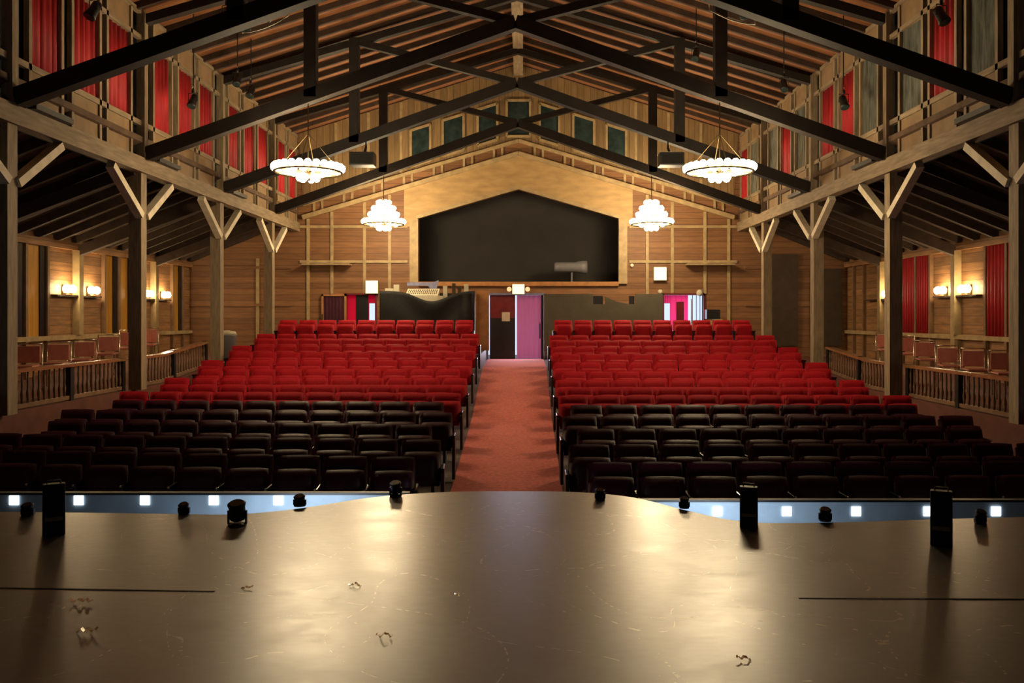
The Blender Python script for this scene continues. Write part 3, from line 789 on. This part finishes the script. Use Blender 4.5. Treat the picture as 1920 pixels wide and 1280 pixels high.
# left door: drape, gap
dl = sempty('door_2')
f = MB(); f.box(-5.33, -5.27, BACK-.05, BACK+.16, FL+.3, zc(.7)); f.box(-4.40, -4.34, BACK-.05, BACK+.16, FL+.3, zc(.7)); f.box(-5.33, -4.34, BACK-.05, BACK+.16, zc(.655), zc(.71)); f.build('frame', M['doorred'], dl)
MB().box(-5.0, -4.62, BACK+.04, BACK+.08, FL+.3, zc(.655)).build('door_leaf', M['doorblack'], dl)
MB().box(-5.27, -5.0, BACK+.06, BACK+.07, FL+.3, zc(.655)).build('door_curtain', M['redcurtain'], dl)
MB().box(-4.64, -4.40, BACK+.06, BACK+.07, zc(.4), zc(.655)).build('door_curtain', M['redcurtain'], dl)
MB().box(-4.66, -4.59, BACK+.055, BACK+.065, FL+.3, zc(.4)).build('door_curtain', M['redcurtain'], dl)
# right door
d3 = sempty('door_3')
f = MB(); f.box(4.41, 4.47, BACK-.05, BACK+.16, FL+.3, zc(.7)); f.box(5.67, 5.73, BACK-.05, BACK+.16, FL+.3, zc(.7)); f.box(4.41, 5.73, BACK-.05, BACK+.16, zc(.655), zc(.71)); f.build('frame', M['doorred'], d3)
def curt(x0, x1, z0, z1, m_):
    m = MB(); n = 20
    for t in range(n+1):
        x = x0+(x1-x0)*t/n; dy = .015*math.sin(t/n*2*math.pi*3)
        for z in (z0, z1): m.v.append((x, BACK+.06+dy, z))
    for t in range(n): m.f.append((2*t, 2*t+2, 2*t+3, 2*t+1))
    m.build('door_curtain', m_, d3, True)
curt(4.66, 5.22, FL+.3, zc(.65), M['redcurtain'])
curt(4.47, 4.66, zc(.4), zc(.65), M['redcurtain'])
MB().box(4.85, 5.08, BACK+.0, BACK+.03, FL+.3, zc(.45)).build('door_leaf', M['doorred'], d3)
sb = MB()
for x in (5.34, 5.46, 5.57): sb.box(x, x+.02, BACK+.02, BACK+.04, FL+.3, zc(.65))
sb.build('glazing_bars', M['bluecloth'], d3)
for s, xs_, nm in ((1, (7.75, 8.55), 'right'), (1, (8.95, 9.9), 'far right')):
    o = MB().box(xs_[0], xs_[1], BACK-.09, BACK-.058, zc(-.9), zc(1.9 if xs_[0] < 8 else 1.45)).build('dark_panel', M['darkpanel']); tag(o, 'dark brown board panel on rear wall of the right gallery, %s' % ('beside the post' if nm == 'right' else 'in the corner'), 'panel')
# signs
def sign(px, py, hw, hh, lab, spots=False, d=BACK-.14):
    x = px2x(px, d); z = px2z(py, d)
    t = thing('lit_exit_sign', lab, 'sign', (x, d, z))
    MB().box(-hw, hw, 0, .1, -hh, hh).build('housing', M['cream'], t)
    MB().box(-hw+.01, hw-.01, -.012, 0, -hh+.01, hh-.01).build('lit_face', M['sign'], t)
    if spots:
        for s in (-1, 1): MB().lathe([(.05, -.03), (.075, .03)], 10).xf(Matrix.Rotation(R90, 4, 'X')).build('spot_head', M['signspot'], t, loc=(s*(hw+.09), .02, 0))
sign(972, 542, .19, .155, 'lit cream sign with side spots above the centre rear door', True)
sign(697, 538, .19, .20, 'lit cream sign left of the draped booth')
sign(1238, 513, .195, .205, 'lit cream sign high on rear wall right of the dark opening')
# small round emergency lamps near the right doorway
for px, py, r, lab in ((1238, 547, .075, 'small round cream lamp below the right lit sign'), (1312, 549, .105, 'round cream lamp above the right rear doorway'), (1185, 497, .05, 'tiny pinkish lamp right of the dark opening')):
    d = BACK-.08
    o = uv(r, 12, 8).build('globe_lamp', M['cream'] if r > .06 else M['signspot'], smooth=True, loc=(px2x(px, d), d, px2z(py, d))); tag(o, lab, 'lamp')
# black draped booth on the left
t = thing('draped_booth', 'black cloth draped over the sound booth counter behind the last row', 'booth', (0, 0, 0))
d = 23.7; x0, x1 = px2x(712, d), px2x(890, d); zt = px2z(545, d); zb = Z-.99
def sag(u):
    return .30*math.exp(-((u-.55)/.22)**2)
m = MB(); nx, nz = 60, 16
for j in range(nz+1):
    for i in range(nx+1):
        u = i/nx; v = j/nz
        top = zt - sag(u); z = zb+(top-zb)*v
        fold = .03*math.sin(v*9+3*math.cos((u-.55)*5))*(.3+math.exp(-((u-.55)/.3)**2)) + .03*math.sin(u*60)*max(0, (u-.8)*5)
        m.v.append((x0+(x1-x0)*u, d+fold-.03, z))
for j in range(nz):
    for i in range(nx):
        a = j*(nx+1)+i; m.f.append((a, a+1, a+nx+2, a+nx+1))
o = m.build('drape', M['blackcloth'], t, True)
md = o.modifiers.new('s', 'SOLIDIFY'); md.thickness = .01
cn = MB().box(x0+.06, x1-.12, d+.08, d+.75, zb, zt-.36).build('counter', M['black'], t)
MB().box(x1-.1, x1-.02, d+.02, d+.7, zb, zt-.02).build('side_panel', M['black'], t)
MB().box(x0+.02, x0+.1, d+.08, d+.7, zb, zt-.03).build('side_panel', M['black'], t)
MB().box(x0+.06, x1-.12, d+.7, d+.75, zt-.36, zt-.05).build('back_panel', M['black'], t)
zc_ = zt-.36
# equipment on the counter
mx = thing('mixing_desk', 'pale sloped mixing desk with knobs in the draped booth', 'mixing desk', (px2x(795, d), d+.42, zc_))
MB().prism([(-.25, .0), (.25, 0), (.25, .44), (-.25, .24)], 'x', -.55, .38).build('body', M['cream'], mx)
kb = MB()
for i in range(16):
    for j in range(3): kb.box(-.5+i*.054, -.48+i*.054, -.18+j*.13, -.15+j*.13, .25+j*.052, .31+j*.052)
kb.build('knobs', M['black'], mx)
bl = MB().prism([(-.5, .22), (.12, .22), (.25, 0), (.33, 0), (.42, .38), (.25, .32), (-.5, .32)], 'y', -.05, .05).build('folded_blue_cloth', M['bluecloth']); bl.location = (px2x(790, d), d+.68, zt-.05+.13)
bl.location = (px2x(790, d), d+.722, zt-.05); tag(bl, 'blue-grey folded cloth lying on the back panel of the booth', 'cloth')
eq = [(721, .12, .43, 'cream'), (742, .08, .54, 'cream'), (834, .06, .50, 'cream'), (826, .10, .22, 'paper'), (850, .05, .58, 'brass'), (861, .05, .50, 'brass'), (874, .06, .55, 'cream')]
names = ['flat cream box on the booth rim, leftmost', 'small upright cream box at the left of the booth', 'cream desk lamp head beside the mixing desk', 'pale paper stack at the sag of the drape', 'small brass-coloured gadget on the booth counter', 'taller brass-coloured gadget on the booth counter', 'cream upright box at the right end of the booth']
for (px, w2, h2, mn), lb in zip(eq, names):
    x = px2x(px, d); h3 = h2
    o = MB().box(-w2, w2, -.06, .06, 0, h3).build('equipment_box', M[mn], bevel=.008); o.location = (min(x, x1-.25) if px > 800 else max(x, x0+.25), d+.18, zc_)
    tag(o, lb, 'equipment')
# orange wooden end panel
o = MB().box(px2x(893, 24.1), px2x(917, 24.1), 24.1, 24.16, Z-.99, px2z(545, 24.1)).build('wooden_end_panel', M['orangewood']); tag(o, 'orange-brown wooden panel between the booth and the centre door', 'panel')
o.data.transform(Matrix.Identity(4))
# grey half wall on the right with two notches
d = 23.6; zb = Z-.99
P = [(1020, 551), (1112, 551), (1112, 570), (1135, 570), (1135, 556), (1155, 565), (1180, 570), (1192, 570), (1192, 551), (1243, 551)]
pts = [(px2x(a, d), px2z(b_, d)) for a, b_ in P]+[(px2x(1243, d), zb), (px2x(1020, d), zb)]
o = MB().prism(pts, 'y', d, d+.1).build('half_wall', M['greywall']); tag(o, 'olive-grey notched half wall behind the last row, right of the aisle', 'low wall')
for px, lb in ((1122, 'black box in the wide notch of the grey half wall'), (1186, 'narrow black box in the right notch of the grey half wall')):
    w2 = .14 if px == 1122 else .07
    o = MB().box(-w2, w2, 0, .2, -.14, .13).build('monitor_box', M['black'], bevel=.01); o.location = (px2x(px, d), d+.1, px2z(563, d)); tag(o, lb, 'box')
# follow spot in the opening
fs = thing('follow_spot', 'grey follow spot on a stand in the dark rear opening', 'spotlight', (px2x(1072, 26.2), 26.2, zc(.8)))
b = MB().lathe([(.12, -.55), (.16, -.5), (.16, .1), (.2, .3), (.2, .48)], 16).xf(Matrix.Translation((0, 0, .75)) @ Matrix.Rotation(R90, 4, 'Y')); b.build('body', M['bin'], fs, True)
MB().tube([(0, 0, 0), (0, 0, .62)], .03, 8).build('stand', M['bin'], fs)
MB().tube([(-.25, 0, 0), (0, 0, .2), (.25, 0, 0)], .015, 6).build('feet', M['bin'], fs)
# framed dark drape left of the left door
t = thing('draped_wooden_frame', 'wooden frame hung with dark plum drape left of the left doorway', 'frame', (px2x(627, BACK-.12), BACK-.12, FL+.3))
fr = MB(); hh = zc(.70)-(FL+.32)
fr.box(-.40, -.34, 0, .08, 0, hh); fr.box(.30, .36, 0, .08, 0, hh); fr.box(-.40, .36, 0, .08, hh-.06, hh); fr.build('frame', M['orangewood'], t)
m = MB()
for k in range(25):
    x = -.34+.64*k/24; 
    for z in (0, hh-.06): m.v.append((x, .04+.02*math.sin(k*1.6), z))
for k in range(24): m.f.append((2*k, 2*k+2, 2*k+3, 2*k+1))
m.build('drape', mat('plum_cloth', (.06, .01, .025), .9, noise=.2), t, True)
# shelves on the rear wall
for s, nm in ((-1, 'left'), (1, 'right')):
    o = MB().box(*sorted((s*5.1, s*6.55)), BACK-.42, BACK-.08, zc(1.56), zc(1.60)).build('wall_shelf', M['trimwood']); tag(o, 'thin wall shelf high on the rear wall, %s side' % nm, 'shelf')
# slender poles standing at the back row
o = MB().tube([(px2x(604, 23), 23, Z-.99), (px2x(604, 23), 23, px2z(590, 23)+.02)], .02, 8).build('barrier_post', M['brass']); tag(o, 'thin brass post behind the left end of the last row', 'post')
o = MB().tube([(px2x(1297, 23), 23, Z-.99), (px2x(1297, 23), 23, px2z(560, 23))], .018, 8).build('barrier_post', M['metal']); tag(o, 'thin silver post in front of the right rear doorway', 'post')
# cartons right of the right doorway
for k, (px, w2, h2, mn) in enumerate(((1328, .13, .62, 'ply'), (1345, .12, .66, 'ply'), (1336, .2, .30, 'black'))):
    zb_ = Z-.99
    o = MB().box(-w2, w2, -.15, .15, 0, h2+.25 if k < 2 else .28).build('carton' if k < 2 else 'equipment_case', M[mn], bevel=.01)
    o.location = (px2x(px, 24.9), 24.9, zb_ if k < 2 else zb_+.91+.005)
    tag(o, ['tan carton standing right of the right doorway', 'second tan carton nearer the right wall', 'black equipment case on top of the tan cartons'][k], 'box')

# ------------------------------------------------------------------ stage lanterns in the roof
lb_ = MB().lathe([(.06, -.22), (.09, -.18), (.1, .05), (.12, .16), (.115, .18)], 14).mesh('body', M['black'], True)
ll_ = MB().lathe([(.1, .165), (.1, .185)], 14).mesh('lens', M['tealglass'])
yk = MB(); yk.tube([(-.13, 0, 0), (-.13, 0, .22), (.13, 0, .22), (.13, 0, 0)], .012, 6); yk.box(-.03, .03, -.02, .02, .22, .32); yk = yk.mesh('yoke', M['black'], True)
hook = MB().tube([(0, 0, .3), (.0, .03, .36), (0, 0, .4), (0, -.03, .36)], .012, 6).mesh('clamp', M['metal'], True)
def lantern(px, py, d, tilt, pan, lab, sc_=1):
    t = thing('stage_lantern', lab, 'stage light', (px2x(px, d), d, px2z(py, d)), pan, group='black stage lanterns in the roof')
    t.scale = (sc_,)*3
    link('body', lb_, t, rot=(tilt, 0, 0)); link('lens', ll_, t, rot=(tilt, 0, 0)); link('yoke', yk, t); link('clamp', hook, t)
    if True:
        h = (roofz(px2x(px, d))-.0-px2z(py, d))/sc_
        MB().tube([(0, .02, .3), (0, .02, h)], .016, 6).build('drop_pipe', M['black'], t)
LN = [(362, 190, 15.9, 'in front of the left clerestory curtains'), (425, 28, 13.4, 'high on the left pipe, outermost'), (462, 44, 13.4, 'on the left pipe beside the cable loop'), (505, 24, 13.4, 'on the left pipe, innermost'),
      (445, 150, 17.3, 'above the left clerestory frieze, nearer'), (470, 172, 17.8, 'above the left clerestory frieze, farther'), (175, 20, 11.9, 'before the left clerestory, top left corner'),
      (1582, 192, 15.9, 'in front of the right clerestory curtain'), (1305, 102, 17.4, 'hanging between the two right hangers'), (1395, 20, 13.4, 'on the right pipe, innermost'), (1445, 28, 13.4, 'high on the right pipe, middle'), (1490, 44, 13.4, 'on the right pipe, outermost'),
      (1470, 160, 17.3, 'above the right clerestory frieze'), (1765, 30, 11.9, 'before the right clerestory, top right corner')]
for px, py, d, lab in LN:
    lantern(px, py, d, math.radians(150), random.uniform(-.6, .6), 'black stage lantern '+lab, .72)
for s, nm in ((-1, 'left'), (1, 'right')):
    xs2 = (px2x(380, 13.4), px2x(545, 13.4)) if s < 0 else (px2x(1375, 13.4), px2x(1530, 13.4))
    zz = px2z(28, 13.4)+.45
    p = MB().tube([(xs2[0], 13.4, zz-.15), (xs2[1], 13.4, zz)] if s < 0 else [(xs2[0], 13.4, zz), (xs2[1], 13.4, zz-.15)], .03, 8).build('lighting_pipe', M['black'], smooth=True)
    tag(p, 'black lighting pipe under the %s roof slope' % nm, 'pipe')
    a, b_ = ((455, 62), (540, 30)) if s < 0 else ((1330, 18), (1415, 46))
    pts = [(px2x(a[0]+(b_[0]-a[0])*k/6, 13.3), 13.3, px2z(a[1]+(b_[1]-a[1])*k/6, 13.3)-.05*math.sin(math.pi*k/6)) for k in range(7)]
    zp_ = zz-.05; pts = [(pts[0][0], 13.4, zp_)]+pts+[(pts[-1][0], 13.4, zp_)]
    cbl = MB().tube(pts, .012, 6).build('cable_loop', M['cream'], smooth=True); tag(cbl, 'pale cable loop hanging by the %s lighting pipe' % nm, 'cable')
